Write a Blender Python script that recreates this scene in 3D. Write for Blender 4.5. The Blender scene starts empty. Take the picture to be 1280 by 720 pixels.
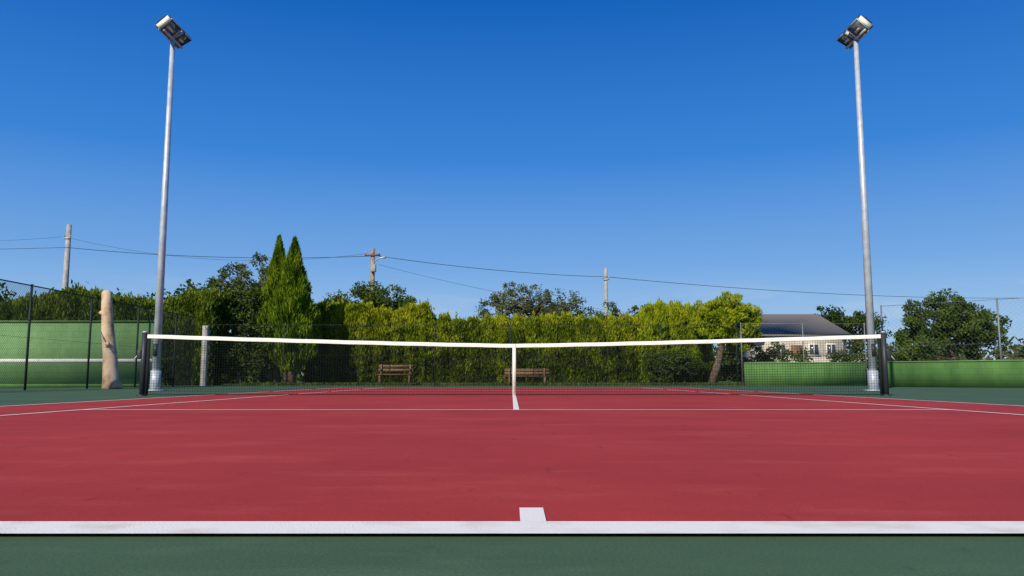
import bpy, math, numpy as np
from mathutils import Vector
rng=np.random.default_rng(7)
S=bpy.context.scene
COL=S.collection
# ---------------------------------------------------------------- materials
def newmat(name):
    m=bpy.data.materials.new(name); m.use_nodes=True
    nt=m.node_tree; b=nt.nodes['Principled BSDF']
    return m,nt,b
def N(nt,t,**k):
    n=nt.nodes.new(t)
    for a,v in k.items(): setattr(n,a,v)
    return n
def mat(name,c1,c2=None,scale=3.0,rough=0.8,metal=0.0,bump=0.0,bscale=40,detail=6,spec=0.3,lo=0.35,hi=0.65):
    m,nt,b=newmat(name)
    b.inputs['Roughness'].default_value=rough; b.inputs['Metallic'].default_value=metal
    b.inputs['Specular IOR Level'].default_value=spec
    tc=N(nt,'ShaderNodeTexCoord')
    no=N(nt,'ShaderNodeTexNoise'); no.inputs['Scale'].default_value=scale; no.inputs['Detail'].default_value=detail
    nt.links.new(tc.outputs['Object'],no.inputs['Vector'])
    cr=N(nt,'ShaderNodeValToRGB'); cr.color_ramp.elements[0].position=lo; cr.color_ramp.elements[1].position=hi
    c2=c2 or tuple(x*0.8 for x in c1)
    cr.color_ramp.elements[0].color=(*c2,1); cr.color_ramp.elements[1].color=(*c1,1)
    nt.links.new(no.outputs['Fac'],cr.inputs['Fac']); nt.links.new(cr.outputs['Color'],b.inputs['Base Color'])
    if bump>0:
        n2=N(nt,'ShaderNodeTexNoise'); n2.inputs['Scale'].default_value=bscale; n2.inputs['Detail'].default_value=4
        nt.links.new(tc.outputs['Object'],n2.inputs['Vector'])
        bp=N(nt,'ShaderNodeBump'); bp.inputs['Strength'].default_value=bump; bp.inputs['Distance'].default_value=0.01
        nt.links.new(n2.outputs['Fac'],bp.inputs['Height']); nt.links.new(bp.outputs['Normal'],b.inputs['Normal'])
    return m
def court_mat(name,base,dark,light,grain=0.3,spec=.12):
    """painted acrylic hard court: blotches, streaks, fine grit, scuffs"""
    m,nt,b=newmat(name); b.inputs['Roughness'].default_value=0.8; b.inputs['Specular IOR Level'].default_value=spec
    tc=N(nt,'ShaderNodeTexCoord'); L=nt.links.new
    def noise(sc,det=5,vec=None,rough=.55):
        n=N(nt,'ShaderNodeTexNoise'); n.inputs['Scale'].default_value=sc; n.inputs['Detail'].default_value=det
        n.inputs['Roughness'].default_value=rough
        L(vec or tc.outputs['Object'],n.inputs['Vector']); return n.outputs['Fac']
    def ramp(f,a,bb,ca=(0,0,0,1),cb=(1,1,1,1)):
        r=N(nt,'ShaderNodeValToRGB'); r.color_ramp.elements[0].position=a; r.color_ramp.elements[1].position=bb
        r.color_ramp.elements[0].color=ca; r.color_ramp.elements[1].color=cb; L(f,r.inputs['Fac']); return r.outputs['Color']
    def mix(f,a,c,bt='MIX'):
        x=N(nt,'ShaderNodeMix',data_type='RGBA',blend_type=bt)
        if isinstance(f,float): x.inputs[0].default_value=f
        else: L(f,x.inputs[0])
        for i,v in ((6,a),(7,c)):
            if isinstance(v,tuple): x.inputs[i].default_value=(*v,1)
            else: L(v,x.inputs[i])
        return x.outputs[2]
    def mul(f,v):
        q=N(nt,'ShaderNodeMath',operation='MULTIPLY'); L(f,q.inputs[0]); q.inputs[1].default_value=v; return q.outputs[0]
    c=mix(ramp(noise(0.8,7,None,.62),.36,.64),dark,base)
    c=mix(mul(ramp(noise(3.1,7,None,.65),.5,.72),.5),c,dark)
    mp=N(nt,'ShaderNodeMapping'); mp.inputs['Scale'].default_value=(0.8,2.4,1); mp.inputs['Rotation'].default_value=(0,0,.35)
    L(tc.outputs['Object'],mp.inputs['Vector'])
    c=mix(mul(ramp(noise(1.3,7,mp.outputs['Vector'],.7),.52,.85),.7),c,light)
    for rot,thr,k in((-.5,.64,.35),(.9,.67,.45),(.2,.69,.5)):
        mp2=N(nt,'ShaderNodeMapping'); mp2.inputs['Scale'].default_value=(9,.9,1); mp2.inputs['Rotation'].default_value=(0,0,rot)
        L(tc.outputs['Object'],mp2.inputs['Vector'])
        c=mix(mul(ramp(noise(1.9,8,mp2.outputs['Vector'],.7),thr,thr+.06),k),c,light)
    mp3=N(nt,'ShaderNodeMapping'); mp3.inputs['Scale'].default_value=(5,1.3,1); mp3.inputs['Rotation'].default_value=(0,0,-1.1)
    L(tc.outputs['Object'],mp3.inputs['Vector'])
    c=mix(mul(ramp(noise(2.6,6,mp3.outputs['Vector'],.6),.64,.71),.6),c,tuple(v*.6 for v in dark))
    g=ramp(noise(170,3),.3,.7,(1-grain,)*3+(1,),(1+grain,)*3+(1,))
    c=mix(1.0,c,g,'MULTIPLY')
    L(c,b.inputs['Base Color'])
    bp=N(nt,'ShaderNodeBump'); bp.inputs['Strength'].default_value=.25; bp.inputs['Distance'].default_value=.003
    L(noise(260,3),bp.inputs['Height']); L(bp.outputs['Normal'],b.inputs['Normal'])
    return m
def leafmat(name,ca,cb,cc,nscale=0.9,trans=0.3,zfade=None):
    m=bpy.data.materials.new(name); m.use_nodes=True; nt=m.node_tree; nt.nodes.clear(); L=nt.links.new
    out=N(nt,'ShaderNodeOutputMaterial'); geo=N(nt,'ShaderNodeNewGeometry')
    r=N(nt,'ShaderNodeValToRGB'); e=r.color_ramp.elements
    e[0].position=0.1; e[0].color=(*ca,1); e[1].position=.9; e[1].color=(*cc,1)
    x=e.new(.5); x.color=(*cb,1)
    no=N(nt,'ShaderNodeTexNoise'); no.inputs['Scale'].default_value=nscale; no.inputs['Detail'].default_value=3
    L(geo.outputs['Position'],no.inputs['Vector'])
    a=N(nt,'ShaderNodeMath',operation='MULTIPLY_ADD'); a.inputs[1].default_value=.5; L(geo.outputs['Random Per Island'],a.inputs[0])
    s=N(nt,'ShaderNodeMath',operation='MULTIPLY_ADD'); s.inputs[1].default_value=1.8; s.inputs[2].default_value=-.65; L(no.outputs['Fac'],s.inputs[0])
    L(s.outputs[0],a.inputs[2]); f=a.outputs[0]
    if zfade:  # shade painted into leaf colour low down, sunlit tops painted brighter
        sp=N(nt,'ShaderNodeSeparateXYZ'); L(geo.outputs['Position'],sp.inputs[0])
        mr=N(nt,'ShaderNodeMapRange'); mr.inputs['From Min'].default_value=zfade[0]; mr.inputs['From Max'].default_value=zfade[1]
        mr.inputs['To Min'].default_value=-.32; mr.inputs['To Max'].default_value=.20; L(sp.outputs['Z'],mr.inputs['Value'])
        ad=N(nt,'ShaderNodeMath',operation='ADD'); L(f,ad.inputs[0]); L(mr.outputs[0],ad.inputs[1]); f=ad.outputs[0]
    L(f,r.inputs['Fac'])
    d=N(nt,'ShaderNodeBsdfDiffuse'); t=N(nt,'ShaderNodeBsdfTranslucent'); mx=N(nt,'ShaderNodeMixShader'); mx.inputs[0].default_value=trans
    L(r.outputs['Color'],d.inputs['Color']); L(r.outputs['Color'],t.inputs['Color'])
    L(d.outputs[0],mx.inputs[1]); L(t.outputs[0],mx.inputs[2]); L(mx.outputs[0],out.inputs['Surface'])
    return m
M_red=court_mat('red_acrylic',(.40,.043,.036),(.32,.034,.030),(.50,.095,.075),grain=.15)
M_green=court_mat('green_acrylic',(.064,.122,.058),(.050,.098,.048),(.11,.18,.10),grain=.2,spec=.2)
M_line=mat('white_line_paint',(.82,.79,.72),(.64,.57,.50),scale=7,bump=.3,bscale=200,spec=.2,lo=.25,hi=.5)
M_grass=mat('grass_ground',(.075,.115,.022),(.045,.065,.018),scale=1.2,bump=.6,bscale=30)
M_steel=mat('galvanised_steel',(.54,.58,.62),(.40,.44,.48),scale=6,rough=.5,metal=.25,spec=.4)
M_dark=mat('dark_metal',(.03,.035,.04),rough=.5,spec=.4)
M_lampb=mat('lamp_housing',(.06,.065,.075),(.03,.035,.04),rough=.4,metal=.3)
M_glass=mat('lamp_glass',(.20,.21,.23),(.04,.045,.05),scale=5,rough=.08,spec=.9)
M_twine=mat('net_twine',(.012,.016,.014),rough=.9)
M_band=mat('net_band_canvas',(.84,.82,.72),(.74,.72,.62),scale=12,rough=.9,bump=.3,bscale=60)
M_fence=mat('fence_wire_green',(.02,.035,.028),rough=.6)
M_fenceg=mat('fence_wire_grey',(.22,.24,.24),rough=.5,metal=.3)
M_bark=mat('bark',(.18,.125,.085),(.07,.05,.038),scale=8,bump=.8,bscale=18)
M_pale=mat('bare_pale_wood',(.64,.47,.31),(.33,.20,.115),scale=3.0,bump=.9,bscale=12,lo=.36,hi=.56)
M_wood=mat('old_wood',(.24,.14,.075),(.12,.07,.04),scale=14,bump=.4)
M_conc=mat('concrete',(.42,.40,.37),(.28,.27,.25),scale=4,bump=.5)
M_pole=mat('utility_pole_wood',(.33,.27,.21),(.20,.16,.12),scale=5)
M_wall=mat('cream_render',(.60,.54,.44),(.46,.40,.32),scale=1.2)
M_win=mat('window_dark',(.08,.09,.10),rough=.15,spec=.6)
M_cable=mat('cable',(.05,.055,.06),rough=.7)
def green_wall_mat(name,a,b2):
    m,nt,b=newmat(name); L=nt.links.new; b.inputs['Roughness'].default_value=.8; b.inputs['Specular IOR Level'].default_value=.2
    tc=N(nt,'ShaderNodeTexCoord'); no=N(nt,'ShaderNodeTexNoise'); no.inputs['Scale'].default_value=1.1; no.inputs['Detail'].default_value=8
    mp=N(nt,'ShaderNodeMapping'); mp.inputs['Scale'].default_value=(2.2,2.2,.7); L(tc.outputs['Object'],mp.inputs['Vector']); L(mp.outputs[0],no.inputs['Vector'])
    r=N(nt,'ShaderNodeValToRGB'); r.color_ramp.elements[0].position=.3; r.color_ramp.elements[1].position=.7
    r.color_ramp.elements[0].color=(*b2,1); r.color_ramp.elements[1].color=(*a,1); L(no.outputs['Fac'],r.inputs['Fac'])
    mp2=N(nt,'ShaderNodeMapping'); mp2.inputs['Rotation'].default_value=(math.radians(90),0,0); L(tc.outputs['Object'],mp2.inputs['Vector'])
    br=N(nt,'ShaderNodeTexBrick'); br.inputs['Scale'].default_value=1; br.inputs['Brick Width'].default_value=.4; br.inputs['Row Height'].default_value=.2
    br.inputs['Mortar Size'].default_value=.008; br.inputs['Color1'].default_value=(1,1,1,1); br.inputs['Color2'].default_value=(.93,.93,.93,1); br.inputs['Mortar'].default_value=(.75,.75,.75,1)
    L(mp2.outputs[0],br.inputs['Vector'])
    x=N(nt,'ShaderNodeMix',data_type='RGBA',blend_type='MULTIPLY'); x.inputs[0].default_value=1; L(r.outputs['Color'],x.inputs[6]); L(br.outputs['Color'],x.inputs[7])
    L(x.outputs[2],b.inputs['Base Color']); return m
M_gwall=green_wall_mat('green_painted_block',(.21,.38,.15),(.16,.31,.115))
M_gwall2=green_wall_mat('green_painted_low_wall',(.11,.24,.06),(.07,.165,.045))
def roof_mat():
    m,nt,b=newmat('grey_roof_tile'); L=nt.links.new; b.inputs['Roughness'].default_value=.85; b.inputs['Specular IOR Level'].default_value=.15
    tc=N(nt,'ShaderNodeTexCoord'); w=N(nt,'ShaderNodeTexWave'); w.inputs['Scale'].default_value=1.6; w.inputs['Distortion'].default_value=.6
    L(tc.outputs['Object'],w.inputs['Vector'])
    r=N(nt,'ShaderNodeValToRGB'); r.color_ramp.elements[0].color=(.19,.17,.145,1); r.color_ramp.elements[1].color=(.29,.265,.225,1)
    L(w.outputs['Fac'],r.inputs['Fac']); L(r.outputs['Color'],b.inputs['Base Color']); return m
M_roof=roof_mat()
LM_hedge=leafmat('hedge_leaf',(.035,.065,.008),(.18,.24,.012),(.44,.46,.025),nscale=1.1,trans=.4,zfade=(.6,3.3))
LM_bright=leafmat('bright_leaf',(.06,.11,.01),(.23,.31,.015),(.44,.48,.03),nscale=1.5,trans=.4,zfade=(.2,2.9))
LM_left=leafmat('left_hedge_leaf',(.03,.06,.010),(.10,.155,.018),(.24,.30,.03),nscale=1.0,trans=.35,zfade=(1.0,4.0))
LM_dark=leafmat('dark_leaf',(.025,.045,.012),(.05,.085,.018),(.10,.14,.03))
LM_mid=leafmat('mid_leaf',(.035,.065,.012),(.075,.12,.02),(.15,.20,.035))
LM_airy=leafmat('airy_leaf',(.06,.08,.03),(.11,.14,.05),(.21,.23,.08))
LM_cyp=leafmat('cypress_leaf',(.045,.10,.008),(.12,.20,.012),(.27,.34,.02),nscale=1.8,trans=.35)
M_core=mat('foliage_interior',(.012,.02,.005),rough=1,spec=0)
# ---------------------------------------------------------------- mesh helpers
def mesh_np(name,V,F,mat_,parent=None,smooth=False):
    V=np.asarray(V,dtype=np.float32); F=np.asarray(F,dtype=np.int32)
    me=bpy.data.meshes.new(name); n,k=F.shape
    me.vertices.add(len(V)); me.vertices.foreach_set('co',V.ravel())
    me.loops.add(n*k); me.loops.foreach_set('vertex_index',F.ravel())
    me.polygons.add(n); me.polygons.foreach_set('loop_start',np.arange(0,n*k,k,dtype=np.int32))
    me.update(calc_edges=True); me.validate()
    if smooth: me.polygons.foreach_set('use_smooth',[True]*len(me.polygons))
    me.materials.append(mat_)
    o=bpy.data.objects.new(name,me); COL.objects.link(o)
    if parent: o.parent=parent
    return o
def empty(name,loc=(0,0,0)):
    e=bpy.data.objects.new(name,None); COL.objects.link(e); e.empty_display_size=.3; return e
def sheet(name,x0,x1,y0,y1,z,m,parent=None):
    return mesh_np(name,[(x0,y0,z),(x1,y0,z),(x1,y1,z),(x0,y1,z)],[(0,1,2,3)],m,parent)
def box(name,c,s,m,parent=None,rot=(0,0,0),bev=0.0):
    v=np.array([(x,y,z) for x in(-.5,.5) for y in(-.5,.5) for z in(-.5,.5)])*np.array(s)
    f=[(0,1,3,2),(4,6,7,5),(0,4,5,1),(2,3,7,6),(0,2,6,4),(1,5,7,3)]
    o=mesh_np(name,v,f,m,parent); o.location=c; o.rotation_euler=rot
    if bev:
        b=o.modifiers.new('b','BEVEL'); b.width=bev; b.segments=2
    return o
def tube(name,pts,rad,m,parent=None,sides=10,wob=0.0,cap=True):
    pts=[Vector(p) for p in pts]; V=[];F=[]
    for i,p in enumerate(pts):
        d=(pts[min(i+1,len(pts)-1)]-pts[max(i-1,0)]).normalized()
        a=d.orthogonal().normalized() if abs(d.z)<.9 else Vector((1,0,0)).cross(d).cross(d).normalized()*-1
        b=d.cross(a)
        for k in range(sides):
            t=2*math.pi*k/sides; r=rad[i]*(1+wob*rng.uniform(-1,1))
            V.append(p+a*math.cos(t)*r+b*math.sin(t)*r)
    n=len(pts)
    for i in range(n-1):
        for k in range(sides):
            F.append((i*sides+k,i*sides+(k+1)%sides,(i+1)*sides+(k+1)%sides,(i+1)*sides+k))
    if cap:
        V.append(pts[-1]); c=len(V)-1; V.append(pts[0]); c0=len(V)-1
        for k in range(0,sides,2):
            F.append(((n-1)*sides+k,(n-1)*sides+(k+1)%sides,(n-1)*sides+(k+2)%sides,c))
            F.append(((k+2)%sides,(k+1)%sides,k,c0))
    return mesh_np(name,[tuple(v) for v in V],F,m,parent,smooth=True)
def wires(name,P,Q,r,m,parent=None):
    P=np.asarray(P,float);Q=np.asarray(Q,float); d=Q-P; d/=np.linalg.norm(d,axis=1)[:,None]
    ref=np.where(np.abs(d[:,2:3])<.9,np.array([[0,0,1.]]),np.array([[0,1.,0]]))
    a=np.cross(d,ref); a/=np.linalg.norm(a,axis=1)[:,None]; b=np.cross(d,a)
    n=len(P); V=np.zeros((n,6,3))
    for k in range(3):
        t=2*math.pi*k/3; o=(a*math.cos(t)+b*math.sin(t))*r
        V[:,k]=P+o; V[:,3+k]=Q+o
    base=(np.arange(n)*6)[:,None]; F=[]
    for k in range(3):
        F.append(base+np.array([[k,(k+1)%3,3+(k+1)%3,3+k]]))
    return mesh_np(name,V.reshape(-1,3),np.concatenate(F),m,parent)
def leaves(name,C,D,l,w,m,parent=None):
    n=len(C); D=D/np.linalg.norm(D,axis=1)[:,None]
    R=rng.normal(size=(n,3)); s=np.cross(D,R); s/=np.linalg.norm(s,axis=1)[:,None]
    l=(l*rng.uniform(.6,1.4,n))[:,None]; w=(w*rng.uniform(.6,1.4,n))[:,None]
    V=np.stack([C-D*l*.5,C+s*w*.5-D*l*.05,C+D*l*.5,C-s*w*.5-D*l*.05],axis=1)
    return mesh_np(name,V.reshape(-1,3),np.arange(4*n).reshape(-1,4),m,parent)
def wav(x,seed,amp=1.0,f=1.0):
    r=np.random.default_rng(seed); o=0
    for k in range(6):
        o=o+np.sin(x*f*(1.0+k*1.37)*r.uniform(.8,1.2)+r.uniform(0,6.28))/(1+k*.7)
    return o*amp/2.2
# ---------------------------------------------------------------- ground
sheet('ground',-1500,1500,-1500,1500,0,M_grass)
sheet('court_surround',-22,24,-9,33.2,.006,M_green)
BL0,BL1=1.555,1.685
sheet('tennis_court',-5.60,5.60,BL1-.04,25.6,.010,M_red)
L=empty('court_lines'); zl=.014
sheet('baseline',-5.485,5.485,BL0,BL1,zl,M_line,L)
sheet('centre_mark',-.027,.027,BL1,1.860,zl,M_line,L)
sheet('service_line',-4.09,4.09,7.55,7.61,zl,M_line,L)
sheet('service_line_far',-4.09,4.09,20.0,20.06,zl,M_line,L)
sheet('centre_service_line',-.028,.028,7.61,20.0,zl,M_line,L)
sheet('far_baseline',-5.435,5.435,25.5,25.6,zl,M_line,L)
for s in(-1,1):
    a,b=sorted((s*4.09,s*4.14)); sheet('singles_sideline',a,b,BL1,25.5,zl,M_line,L)
    a,b=sorted((s*5.435,s*5.485)); sheet('doubles_sideline',a,b,BL1,25.6,zl,M_line,L)
# ---------------------------------------------------------------- net
NY=13.8; HW=6.4
net=empty('tennis_net')
def top(x): return .905+.165*(np.abs(x)/HW)**1.25
xs=np.arange(-HW+.03,HW,.045)
P=[];Q=[]
for x in xs:
    P.append((x,NY,.04));Q.append((x,NY,float(top(x))-.03))
seg=np.linspace(-HW+.02,HW-.02,41)
for k in range(23):
    t=k/22
    for a,b in zip(seg[:-1],seg[1:]):
        P.append((a,NY,.04+t*(top(a)-.07)));Q.append((b,NY,.04+t*(top(b)-.07)))
wires('mesh_netting',P,Q,.0025,M_twine,net)
P=[];Q=[]
for a,b in zip(seg[:-1],seg[1:]):
    P.append((a,NY,.035));Q.append((b,NY,.035))
wires('bottom_cord',P,Q,.006,M_twine,net)
V=[];F=[]
xb=np.linspace(-HW+.02,HW-.02,121)
for i,x in enumerate(xb):
    z=float(top(x))+.0015*math.sin(x*7)
    w=.012
    V+= [(x,NY-w,z-.066),(x,NY-w,z-.008),(x,NY,z),(x,NY+w,z-.008),(x,NY+w,z-.066)]
for i in range(len(xb)-1):
    for k in range(4): F.append((i*5+k,(i+1)*5+k,(i+1)*5+k+1,i*5+k+1))
mesh_np('headband',V,F,M_band,net,True)
box('centre_strap',(0,NY-.016,.45),(.06,.006,.90),M_band,net)
for s in(-1,1):
    box('side_hem',(s*(HW-.045),NY,.52),(.05,.02,.98),M_twine,net)
    tube('net_post',[(s*(HW+.03),NY,0),(s*(HW+.03),NY,1.10)],[.045,.045],M_dark,net,12)
    tube('post_cap',[(s*(HW+.03),NY,1.10),(s*(HW+.03),NY,1.125)],[.05,.03],M_steel,net,12)
    box('winch',(s*(HW+.10),NY,.72),(.07,.09,.16),M_dark,net,bev=.01)
    tube('winch_handle',[(s*(HW+.13),NY,.72),(s*(HW+.20),NY-.02,.62)],[.01,.01],M_steel,net,6)
    tube('post_base',[(s*(HW+.03),NY,0),(s*(HW+.03),NY,.03)],[.09,.09],M_dark,net,12)
    wires('tension_cord',[(s*HW,NY,1.06)],[(s*(HW-.1),NY,1.05)],.006,M_steel,net)
# ---------------------------------------------------------------- floodlights
def floodlight(x,y,s):
    e=empty('floodlight_mast')
    tube('mast',[(x,y,0),(x,y,4.5),(x,y,8.95)],[.10,.08,.055],M_steel,e,16)
    tube('base_collar',[(x,y,0),(x,y,.5)],[.125,.12],M_steel,e,16)
    box('base_plate',(x,y,.02),(.42,.42,.025),M_steel,e)
    box('hatch',(x-.0,y-.105,1.0),(.09,.03,.3),M_dark,e)
    tube('crossbar',[(x,y-.55,8.97),(x,y+.55,8.97)],[.035,.035],M_steel,e,8)
    for k in(-.33,.33):
        h=empty('lamp_head'); h.parent=e; h.location=(x-s*.04,y+k,9.12)
        h.rotation_euler=(math.radians(-8 if k<0 else 7),math.radians(42 if k<0 else 33)*s,0)
        a=.22;b=.26
        V=[(-a,-b,-.05),(a,-b,-.05),(a,b,-.05),(-a,b,-.05),(-a,-b,.06),(a,-b,.06),(a,b,.06),(-a,b,.06),(-a*.6,-b*.7,.20),(a*.6,-b*.7,.20),(a*.6,b*.7,.20),(-a*.6,b*.7,.20)]
        F=[(0,1,5,4),(1,2,6,5),(2,3,7,6),(3,0,4,7),(4,5,9,8),(5,6,10,9),(6,7,11,10),(7,4,8,11),(8,9,10,11)]
        mesh_np('housing',V,F,M_lampb,h)
        box('glass',(0,0,-.052),(a*1.8,b*1.8,.012),M_glass,h)
        box('reflector_tube',(0,0,-.06),(.06,b*1.1,.008),M_band,h)
        for q in(-1,1): box('rim',(0,q*b*.95,-.06),(a*2,.03,.03),M_steel if k<0 else M_lampb,h)
        for q in(-1,1): box('rim',(q*a*.95,0,-.061),(.03,b*1.8,.03),M_steel,h)
        box('side_plate',(0,-b-.012,.01),(a*1.7,.012,.13),M_band if k<0 else M_steel,h)
        for q in np.linspace(-.1,.1,5): box('fin',(q,0,.22),(.01,b*1.2,.06),M_lampb,h)
    return e
floodlight(-8.75,19.5,-1); floodlight(8.80,19.5,1)
# ---------------------------------------------------------------- walls
w=empty('practice_wall')
box('wall_slab',(-17.6,27.1,1.1),(10.9,.2,2.2),M_gwall,w)
box('coping',(-17.6,27.1,2.235),(10.96,.26,.07),M_gwall2,w)
box('net_line',(-17.6,26.995,.90),(10.9,.004,.13),M_line,w)
box('plinth',(-17.6,26.97,.06),(10.92,.06,.12),M_gwall2,w)
for i in range(4): box('pilaster',(-22.5+i*3.3,27.26,1.1),(.3,.12,2.1),M_gwall,w)
def lowwall(a,b,h):
    a=Vector((*a,0));b=Vector((*b,0)); d=b-a; e=empty('low_green_wall'); ang=math.atan2(d.y,d.x); c=(a+b)/2
    box('wall',(c.x,c.y,h/2),(d.length,.18,h),M_gwall2,e,(0,0,ang))
    box('coping',(c.x,c.y,h+.02),(d.length+.02,.22,.04),M_gwall,e,(0,0,ang))
lowwall((9.6,33),(14.6,33),.94)
lowwall((13.2,28.2),(24,18.3),.86)
box('concrete_post',(-12.4,32,1.2),(.22,.22,2.45),M_conc,bev=.03)
# ---------------------------------------------------------------- chain-link fences
def fence(a,b,h,step,m,r,post_step,z0=0.05,pr=.03,rail=.018):
    a=Vector((*a,0));b=Vector((*b,0)); d=b-a; Ln=d.length; u=d/Ln; e=empty('chain_link_fence')
    P=[];Q=[]
    n=int((Ln+h)/step)
    H=h-z0
    for i in range(n):
        s=i*step-H
        for sg in(1,-1):
            lo=max(0,s);hi=min(Ln,s+H)
            if hi-lo<.02: continue
            za=z0+(lo-s);zb=z0+(hi-s)
            if sg<0: za=h-(lo-s);zb=h-(hi-s)
            A=a+u*lo;B=a+u*hi
            P.append((A.x,A.y,za));Q.append((B.x,B.y,zb))
    wires('mesh',P,Q,r,m,e)
    k=int(Ln/post_step)
    for i in range(k+1):
        p=a+u*(i*post_step)
        tube('post',[(p.x,p.y,0),(p.x,p.y,h+.04)],[pr,pr],m,e,8)
    tube('top_rail',[(a.x,a.y,h),(b.x,b.y,h)],[rail,rail],m,e,6)
    wires('tension_wire',[(a.x,a.y,h*.5),(a.x,a.y,z0)],[(b.x,b.y,h*.5),(b.x,b.y,z0)],.004,m,e)
    return e
fence((-12.6,5.6),(-12.6,31.5),2.72,.08,M_fence,.0032,3.0,pr=.032)
fence((-12.5,32.6),(9.5,32.6),2.5,.14,M_fence,.0018,3.1,pr=.018,rail=.009)
fence((13.3,28.5),(24.1,18.6),2.9,.16,M_fenceg,.0014,3.65,pr=.03,rail=.008)
fence((9.6,33.3),(15.0,33.3),2.6,.16,M_fenceg,.0014,2.6,pr=.025,rail=.008)
# ---------------------------------------------------------------- hedges
def hedge(x0,x1,y,topf,depth,n,m,seed,l=.20,wd=.06,col=.75,z0=.0,name='conifer_hedge'):
    e=empty(name)
    def front(x,z,hh):
        ph=x/col+wav(x,seed,.25,.5)
        b=np.abs(np.sin(np.pi*ph)); t=z/hh
        return .34*b*(1-.35*t)+.12*wav(x*2+z*1.7,seed+3)+.10*wav(z*3-x,seed+5)-.35*np.clip(t-.75,0,1)*2.0-.25*t
    def height(x):
        ph=x/col+wav(x,seed,.25,.5)
        return topf(x)+.16*(np.abs(np.sin(np.pi*ph))-.6)+.15*wav(x*2.2,seed+9)
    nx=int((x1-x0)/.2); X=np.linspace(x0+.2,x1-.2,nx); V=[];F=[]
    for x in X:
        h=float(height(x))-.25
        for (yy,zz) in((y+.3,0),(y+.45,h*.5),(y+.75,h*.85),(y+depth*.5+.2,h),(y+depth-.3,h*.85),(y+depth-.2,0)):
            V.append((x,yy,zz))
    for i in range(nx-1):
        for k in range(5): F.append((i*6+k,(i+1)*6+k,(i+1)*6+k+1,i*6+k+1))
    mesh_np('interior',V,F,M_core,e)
    nf=int(n*.6); x=rng.uniform(x0,x1,nf); hh=height(x); z=z0+(hh-z0)*rng.uniform(0,1,nf)**.95
    yy=y+.25-front(x,z,hh)+np.abs(rng.normal(0,.10,nf))
    C=[np.stack([x,yy,z],1)]; D=[np.stack([rng.normal(0,.35,nf),-.45+rng.normal(0,.3,nf),np.ones(nf)],1)]
    nt_=int(n*.3); x=rng.uniform(x0,x1,nt_); hh=height(x); t=rng.uniform(0,1,nt_)
    yy=y+.5+t*(depth-.6); z=hh-.25*(2*np.abs(t-.5))**2*hh*.4+rng.normal(0,.09,nt_)-.03+np.where((np.sin(x*31)+np.sin(x*13.3)>1.0),rng.uniform(0,.22,nt_),0)
    C.append(np.stack([x,yy,z],1)); D.append(np.stack([rng.normal(0,.3,nt_),rng.normal(0,.3,nt_),np.ones(nt_)],1))
    ne=n-nf-nt_; side=rng.integers(0,2,ne); x=np.where(side==0,x0,x1)+rng.normal(0,.12,ne); hh=height(x); z=hh*rng.uniform(0,1,ne); yy=y+.1+.3*z/hh+rng.uniform(0,1,ne)*(depth-.5)
    C.append(np.stack([x,yy,z],1)); D.append(np.stack([rng.normal(0,.4,ne),rng.normal(0,.3,ne),np.ones(ne)],1))
    C=np.concatenate(C);D=np.concatenate(D)
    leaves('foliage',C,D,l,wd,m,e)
    return e
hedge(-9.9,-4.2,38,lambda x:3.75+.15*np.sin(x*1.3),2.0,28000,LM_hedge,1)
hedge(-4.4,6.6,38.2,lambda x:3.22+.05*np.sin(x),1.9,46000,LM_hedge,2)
hedge(6.3,9.4,37.3,lambda x:3.5+.28*np.sin((x-6)*.9),2.2,19000,LM_bright,3)
hedge(-24,-13.0,33.5,lambda x:4.15+.25*np.sin(x*.9)+.02*x,2.2,42000,LM_left,4,col=.9)
# ---------------------------------------------------------------- trees
def tree(name,base,ells,nclump,cr,nl,l,w_,m,trunk_r=.15,trunk_top=None,flat=.75,up=.15,limbs=14):
    e=empty(name); bx,by=base
    ells=np.array(ells,float); vol=ells[:,3]*ells[:,4]*ells[:,5]; pick=rng.choice(len(ells),nclump,p=vol/vol.sum())
    d=rng.normal(size=(nclump,3)); d/=np.linalg.norm(d,axis=1)[:,None]; rr=rng.uniform(0,1,nclump)**.42
    CC=ells[pick,:3]+d*ells[pick,3:]*rr[:,None]
    CC[:,2]=np.maximum(CC[:,2],.3)
    zc=float(np.average(ells[:,2],weights=vol)); xc=float(np.average(ells[:,0],weights=vol)); yc=float(np.average(ells[:,1],weights=vol))
    tt=trunk_top or zc
    pts=[(bx,by,0),(bx+(xc-bx)*.3+.05,by,tt*.35),(bx+(xc-bx)*.7,by+.05,tt*.7),(xc,yc,tt)]
    tube('trunk',pts,[trunk_r*1.35,trunk_r,trunk_r*.8,trunk_r*.5],M_bark,e,10,.08)
    for i in rng.choice(nclump,min(limbs,nclump),replace=False):
        c=CC[i]; t=rng.uniform(.55,1.0); s=Vector(pts[2]).lerp(Vector(pts[3]),min(1,(t-.5)*2))
        mid=s.lerp(Vector(c),.5)+Vector(rng.normal(0,.12,3)); mid.z+=.1
        tube('limb',[s,mid,tuple(c)],[trunk_r*.4,trunk_r*.25,.015],M_bark,e,6)
    sz=rng.uniform(.6,1.35,nclump)*cr
    idx=np.repeat(np.arange(nclump),nl); g=rng.normal(size=(len(idx),3)); g/=np.linalg.norm(g,axis=1)[:,None]
    g*=(rng.uniform(0,1,len(idx))**.5)[:,None]; g[:,2]*=flat
    C=CC[idx]+g*sz[idx][:,None]
    D=g+rng.normal(0,.6,g.shape); D[:,2]+=up
    leaves('foliage',C,D,l,w_,m,e)
    return e
tree('broadleaf_tree',(-12.5,40),[(-12.8,40,5.2,2.3,1.8,1.35),(-11.6,40,4.4,1.5,1.5,1.1),(-13.6,40,4.2,1.4,1.4,1.2)],190,.36,60,.14,.075,LM_airy,limbs=34)
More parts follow.
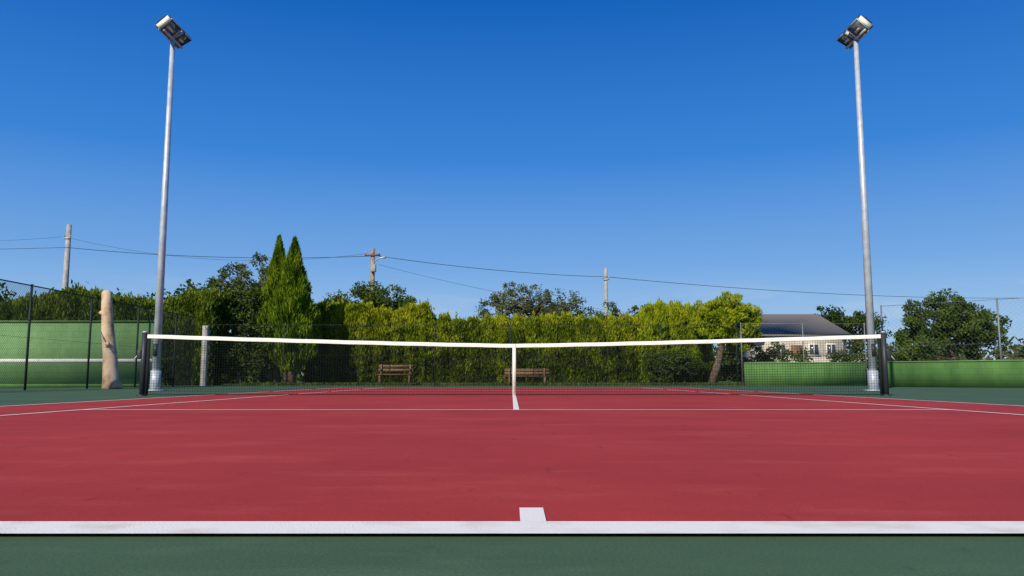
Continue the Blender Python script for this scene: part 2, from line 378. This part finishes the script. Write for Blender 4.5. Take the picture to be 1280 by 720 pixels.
tree('broadleaf_tree',(-13.6,36),[(-13.7,36,3.9,1.4,1.3,1.0),(-12.4,36,3.3,1.3,1.2,1.2),(-14.6,36,3,1.3,1.2,1.4),(-12,36,1.8,1.8,1,1.5)],150,.42,120,.14,.09,LM_mid,limbs=14)
tree('broadleaf_tree',(-8.6,48),[(-8.4,48,4.9,2.3,1.8,1.3),(-10.5,48,4.2,1.6,1.6,1.0),(-6.6,48,4.4,1.2,1.3,.9)],130,.42,80,.17,.09,LM_mid,limbs=24)
tree('broadleaf_tree',(1.2,48),[(.6,48,5.1,1.9,1.7,1.0),(2.6,48,4.6,2.0,1.7,.95),(-.8,48,4.4,1.2,1.5,.9),(4.2,48,4.1,1.1,1,.6)],180,.34,50,.14,.075,LM_airy,limbs=44)
tree('broadleaf_tree',(22.2,40),[(22.0,40,3.1,2.2,2.0,1.5),(20.8,40,2.4,1.5,1.6,1.5),(23.3,40,2.5,1.4,1.5,1.5)],200,.38,120,.14,.08,LM_mid,limbs=14)
tree('broadleaf_tree',(29,70),[(28.5,70,5.2,2.3,2,1.7),(31.0,70,4.6,2,2,1.5)],90,.6,70,.25,.14,LM_dark)
tree('broadleaf_tree',(6.0,46),[(5.6,46,3.9,.8,.8,.8),(7.3,44,3.7,.8,.8,.8)],40,.3,60,.14,.07,LM_mid)
tree('conifer_tree',(9.0,36),[(9.95,36,3.0,1.25,1.2,1.2),(9.0,36,2.9,1.0,.9,1.0),(10.3,36,2.3,.8,.8,.8)],240,.26,170,.15,.05,LM_bright,trunk_r=.17,trunk_top=2.6,up=.9,limbs=16)
tree('shrub',(8.0,37),[(8.2,37.0,.9,1.0,.5,.9),(7.2,37.0,.8,1.0,.5,.7)],60,.3,100,.13,.08,LM_dark,trunk_r=.06)
tree('shrub',(11.6,38.5),[(11.2,38.5,1.0,1.4,.8,1.1),(13,38.5,1.0,1.4,.8,1.0)],60,.35,100,.13,.08,LM_mid,trunk_r=.06)
tree('shrub',(-12,35.3),[(-13.3,35.2,1.3,1.6,.6,1.3),(-11.6,35.4,1.6,1.0,.6,1.3)],90,.35,100,.13,.08,LM_dark,trunk_r=.06)
tree('shrub',(16.5,38),[(16.5,38,1.2,1.6,.8,1.0),(19,38,1.3,1.3,.8,1.1),(25.6,38,1.0,1.6,.9,.9),(28,39,1.1,1.8,.9,1.0)],130,.38,100,.14,.08,LM_mid,trunk_r=.05)
def cypress(x,y,h,r,n):
    e=empty('cypress_tree')
    tube('trunk',[(x+.1,y,0),(x,y,1.2),(x,y,h*.8)],[.2,.13,.03],M_bark,e,10,.1)
    tube('stem',[(x-.15,y-.05,0),(x-.3,y-.1,1.3),(x-.1,y,2.4)],[.12,.08,.03],M_bark,e,8,.1)
    t=rng.uniform(0,1,n)**1.25; z=.85+t*(h-.85)
    prof=np.interp(t,[0,.08,.25,.45,.65,.85,1],[.40,.85,1,.82,.54,.28,.03])*r
    a=rng.uniform(0,2*np.pi,n)
    lump=1+.20*np.sin(a*5+z*2)+.16*np.sin(a*3-z*4.3+x)
    rr=prof*lump*rng.uniform(.55,1.05,n)**.5
    C=np.stack([x+np.cos(a)*rr,y+np.sin(a)*rr,z+rng.normal(0,.06,n)],1)
    D=np.stack([np.cos(a)*.35+rng.normal(0,.2,n),np.sin(a)*.35+rng.normal(0,.2,n),np.ones(n)],1)
    leaves('foliage',C,D,.26,.06,LM_cyp,e)
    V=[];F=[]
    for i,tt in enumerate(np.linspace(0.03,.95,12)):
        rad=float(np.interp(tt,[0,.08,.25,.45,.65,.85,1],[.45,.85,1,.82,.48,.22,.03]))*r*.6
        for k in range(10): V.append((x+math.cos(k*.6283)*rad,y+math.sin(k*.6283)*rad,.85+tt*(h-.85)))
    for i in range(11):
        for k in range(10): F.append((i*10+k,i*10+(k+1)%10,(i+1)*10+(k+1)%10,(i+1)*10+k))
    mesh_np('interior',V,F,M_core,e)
cypress(-10.80,36.2,6.75,.85,15000); cypress(-10.0,35.9,6.6,1.05,19000)
e=empty('dead_tree_trunk')
tube('trunk',[(-11.55,23,0),(-11.6,23,.25),(-11.66,23.02,.9),(-11.78,23,1.7),(-11.84,23,2.4),(-11.86,23,2.82),(-11.86,23,2.86)],[.30,.225,.19,.175,.155,.13,.06],M_pale,e,16,.08)
tube('branch_stub',[(-11.7,22.9,1.2),(-11.62,22.75,1.32)],[.07,.05],M_pale,e,8)
tube('branch_stub',[(-11.82,22.95,2.1),(-11.97,22.85,2.22)],[.06,.045],M_pale,e,8)
def mass(name,pts,n,m,l=.5,w_=.3):
    e=empty(name); pts=np.array(pts,float); k=rng.integers(0,len(pts),n)
    g=rng.normal(size=(n,3)); g/=np.linalg.norm(g,axis=1)[:,None]; g*=(rng.uniform(0,1,n)**.4)[:,None]
    g*= (1+.2*np.sin(g[:,0:1]*9+k[:,None])); C=pts[k,:3]+g*pts[k,3:6]; C[:,2]=np.abs(C[:,2])
    leaves('foliage',C,rng.normal(size=(n,3)),l,w_,m,e)
P=[(x+rng.uniform(-1.5,1.5),95+rng.uniform(-4,4),rng.uniform(1,2.2),rng.uniform(3,5),3,rng.uniform(2.2,4.0)) for x in np.arange(-110,115,3.6)]
mass('distant_tree_line',P,60000,LM_dark,.65,.4)
P=[(x+rng.uniform(-.8,.8),46+rng.uniform(-2,2),rng.uniform(1.8,2.8),rng.uniform(1.5,2.4),1.6,rng.uniform(2.4,3.4)) for x in np.arange(-42,-15,1.8)]
mass('tree_row',P,40000,LM_dark,.3,.17)
n=16000; x=rng.uniform(-12,16,n); y=33.4+rng.uniform(0,1,n)**1.5*4.4
den=wav(x*1.3+y,21)>-.35
x=x[den];y=y[den]; n=len(x); hh=rng.uniform(.03,.16,n)
C=np.stack([x,y,hh*.5],1)
leaves('rough_grass',C,np.stack([rng.normal(0,.35,n),rng.normal(0,.35,n),np.ones(n)],1),.16,.035,LM_mid)
# ---------------------------------------------------------------- benches
def bench(x,y,w_,h):
    e=empty('park_bench')
    for k in range(3): box('seat_slat',(x,y-.16+k*.15,h*.52),(w_,.12,.035),M_wood,e)
    for k in range(2): box('backrest_slat',(x,y+.26,h*.72+k*.17),(w_,.03,.11),M_wood,e,(-.15,0,0))
    for s in(-1,1):
        X=x+s*(w_/2-.12)
        box('leg',(X,y-.16,h*.25),(.07,.07,h*.5-.04),M_wood,e)
        box('leg',(X,y+.22,h*.5),(.07,.07,h-.02),M_wood,e)
        box('armrest',(X,y+.02,h*.74),(.08,.5,.04),M_wood,e)
bench(-5.05,34.2,1.5,.92)
e=empty('wooden_bench')
for k in range(3): box('seat_slat',(.62,34.05+k*.15,.40),(1.95,.12,.04),M_wood,e)
for k in range(2): box('backrest_slat',(.62,34.50,.52+k*.14),(1.95,.035,.12),M_wood,e,(-.12,0,0))
for s in(-1,1):
    box('leg_panel',(.62+s*.75,34.2,.19),(.09,.42,.37),M_wood,e); box('back_support',(.62+s*.75,34.46,.5),(.07,.05,.5),M_wood,e)
# ---------------------------------------------------------------- house
h=empty('bungalow_house')
x0,x1,y0,y1=17.6,22.9,55,61
box('walls',((x0+x1)/2,(y0+y1)/2,1.7),(x1-x0,y1-y0,3.4),M_wall,h)
V=[(x0-.4,y0-.3,3.35),(x1+.5,y0-.3,3.35),(x1+.5,y1+.5,3.35),(x0-.4,y1+.5,3.35),(x0+.0,58,5.0),(x1-.5,58,5.0)]
V+=[(a,b,c-.12) for a,b,c in V[:4]]
mesh_np('roof',V,[(0,1,5,4),(2,3,4,5),(0,1,7,6),(1,2,8,7),(2,3,9,8),(3,0,6,9)],M_roof,h)
me=bpy.data.meshes.new('roof_hips'); me.from_pydata(V,[],[(1,2,5),(3,0,4)]); me.materials.append(M_roof); o=bpy.data.objects.new('roof_hips',me); COL.objects.link(o); o.parent=h
for wx in(18.6,20.9,22.1):
    box('window_frame',(wx,y0-.01,2.3),(.72,.06,.82),M_band,h); box('window',(wx,y0-.035,2.3),(.58,.03,.68),M_win,h)
    box('glazing_bar',(wx,y0-.055,2.3),(.05,.02,.68),M_band,h); box('window_sill',(wx,y0-.05,1.84),(.85,.14,.07),M_conc,h)
box('door',(19.7,y0-.01,1.6),(.8,.06,2.0),M_wood,h)
box('terrace_wall',(20.2,52.5,.85),(6.6,.2,1.7),M_wall,h)
# ---------------------------------------------------------------- utility poles / cables
def upole(x,y,z,r,m,arm):
    e=empty('utility_pole')
    tube('pole',[(x,y,0),(x,y,z)],[r*1.25,r*.8],m,e,10)
    if arm:
        box('crossarm',(x,y-.15,z-.45),(1.0,.1,.12),M_wood,e)
        for q in(-.42,0,.42): tube('insulator',[(x+q,y-.15,z-.39),(x+q,y-.15,z-.2)],[.05,.03],M_conc,e,8)
        box('transformer_box',(x+.1,y-.3,z-1.3),(.32,.3,.5),M_conc,e,bev=.03)
        tube('lamp_arm',[(x,y,z-.9),(x+.45,y-.2,z-.65),(x+.85,y-.3,z-.6)],[.035,.035,.09],M_steel,e,6)
    else:
        box('crossarm',(x,y-.15,z-.9),(.5,.08,.08),M_steel,e)
        for q in(-.2,.2): tube('insulator',[(x+q,y-.15,z-.86),(x+q,y-.15,z-.7)],[.05,.03],M_conc,e,8)
upole(-28.4,50,10.1,.18,M_conc,False); upole(-8.9,50,8.55,.17,M_pole,True); upole(7.15,60,8.7,.15,M_conc,False)
upole(66,84,10.6,.17,M_conc,False); upole(-62,50,11,.17,M_conc,False)
def cable(a,b,sag,e,r=.016):
    a=Vector(a);b=Vector(b); pts=[]
    for i in range(25):
        t=i/24; p=a.lerp(b,t); p.z-=4*sag*t*(1-t); pts.append(tuple(p))
    wires('cable',pts[:-1],pts[1:],r,M_cable,e)
e=empty('overhead_cables')
cable((-62,49.85,9.3),(-28.4,49.85,8.6),.45,e); cable((-28.4,49.85,8.6),(-8.9,49.85,8.05),.35,e,.02)
cable((-28.4,49.85,9.25),(-9.3,49.85,8.2),.9,e,.009)
cable((-8.9,49.85,8.1),(7.15,59.85,8.0),.25,e,.02); cable((7.15,59.85,8.0),(66,84,9.2),.9,e,.022)
cable((-8.5,49.85,7.5),(19.2,57,4.4),.9,e,.010)
cable((-62,49.85,10.2),(-28.4,49.85,9.3),.9,e,.009)
# ---------------------------------------------------------------- sun, sky
el=math.radians(36); az=math.radians(208)
sd=Vector((math.sin(az)*math.cos(el),math.cos(az)*math.cos(el),math.sin(el)))
sl=bpy.data.lights.new('sun','SUN'); sl.energy=4.9; sl.angle=math.radians(.5); sl.color=(1,.92,.78)
so=bpy.data.objects.new('sun',sl); COL.objects.link(so); so.rotation_euler=sd.to_track_quat('Z','Y').to_euler()
W=bpy.data.worlds.new('World'); S.world=W; W.use_nodes=True; nt=W.node_tree; Lk=nt.links.new
bg=nt.nodes['Background']; sky=N(nt,'ShaderNodeTexSky',sky_type='NISHITA'); sky.sun_disc=False
sky.sun_elevation=el; sky.sun_rotation=az; sky.air_density=1.0; sky.dust_density=.3; sky.ozone_density=3.0; sky.altitude=200
tc=N(nt,'ShaderNodeTexCoord'); sp=N(nt,'ShaderNodeSeparateXYZ'); Lk(tc.outputs['Generated'],sp.inputs[0])
rp=N(nt,'ShaderNodeValToRGB'); el_=rp.color_ramp.elements
stops=[(0,(.38,.56,.76)),(.07,(.30,.51,.79)),(.14,(.165,.38,.76)),(.27,(.035,.225,.68)),(.45,(.0,.115,.50)),(1,(.0,.05,.30))]
el_[0].position=0; el_[0].color=(*stops[0][1],1); el_[1].position=1; el_[1].color=(*stops[-1][1],1)
for p,c in stops[1:-1]:
    q=el_.new(p); q.color=(*c,1)
Lk(sp.outputs['Z'],rp.inputs['Fac'])
sc=N(nt,'ShaderNodeVectorMath',operation='SCALE'); sc.inputs['Scale'].default_value=10; Lk(rp.outputs['Color'],sc.inputs[0])
mx=N(nt,'ShaderNodeMix',data_type='RGBA'); mx.inputs[0].default_value=.94; Lk(sky.outputs[0],mx.inputs[6]); Lk(sc.outputs[0],mx.inputs[7])
mp=N(nt,'ShaderNodeMapping'); mp.inputs['Scale'].default_value=(5,5,26); mp.inputs['Location'].default_value=(1.7,.4,0); Lk(tc.outputs['Generated'],mp.inputs['Vector'])
cn=N(nt,'ShaderNodeTexNoise'); cn.inputs['Scale'].default_value=1.3; cn.inputs['Detail'].default_value=6; Lk(mp.outputs[0],cn.inputs['Vector'])
cr=N(nt,'ShaderNodeMapRange'); cr.inputs['From Min'].default_value=.54; cr.inputs['From Max'].default_value=.75; Lk(cn.outputs['Fac'],cr.inputs['Value'])
hz=N(nt,'ShaderNodeMapRange'); hz.inputs['From Min'].default_value=.12; hz.inputs['From Max'].default_value=.08; hz.inputs['To Max'].default_value=.5; Lk(sp.outputs['Z'],hz.inputs['Value'])
ml=N(nt,'ShaderNodeMath',operation='MULTIPLY'); Lk(cr.outputs[0],ml.inputs[0]); Lk(hz.outputs[0],ml.inputs[1])
m2=N(nt,'ShaderNodeMix',data_type='RGBA'); Lk(ml.outputs[0],m2.inputs[0]); Lk(mx.outputs[2],m2.inputs[6]); m2.inputs[7].default_value=(6.4,7.1,8,1)
Lk(m2.outputs[2],bg.inputs['Color']); bg.inputs['Strength'].default_value=.1
# ---------------------------------------------------------------- camera
cd=bpy.data.cameras.new('camera'); cd.sensor_width=36; cd.lens=990/1280*36; cd.clip_start=.05; cd.clip_end=4000
co=bpy.data.objects.new('camera',cd); COL.objects.link(co); co.location=(-.045,0,.308)
co.rotation_euler=(math.radians(90+6.51),0,math.radians(-.03)); S.camera=co
S.view_settings.view_transform='Standard'; S.view_settings.look='None'; S.view_settings.exposure=0
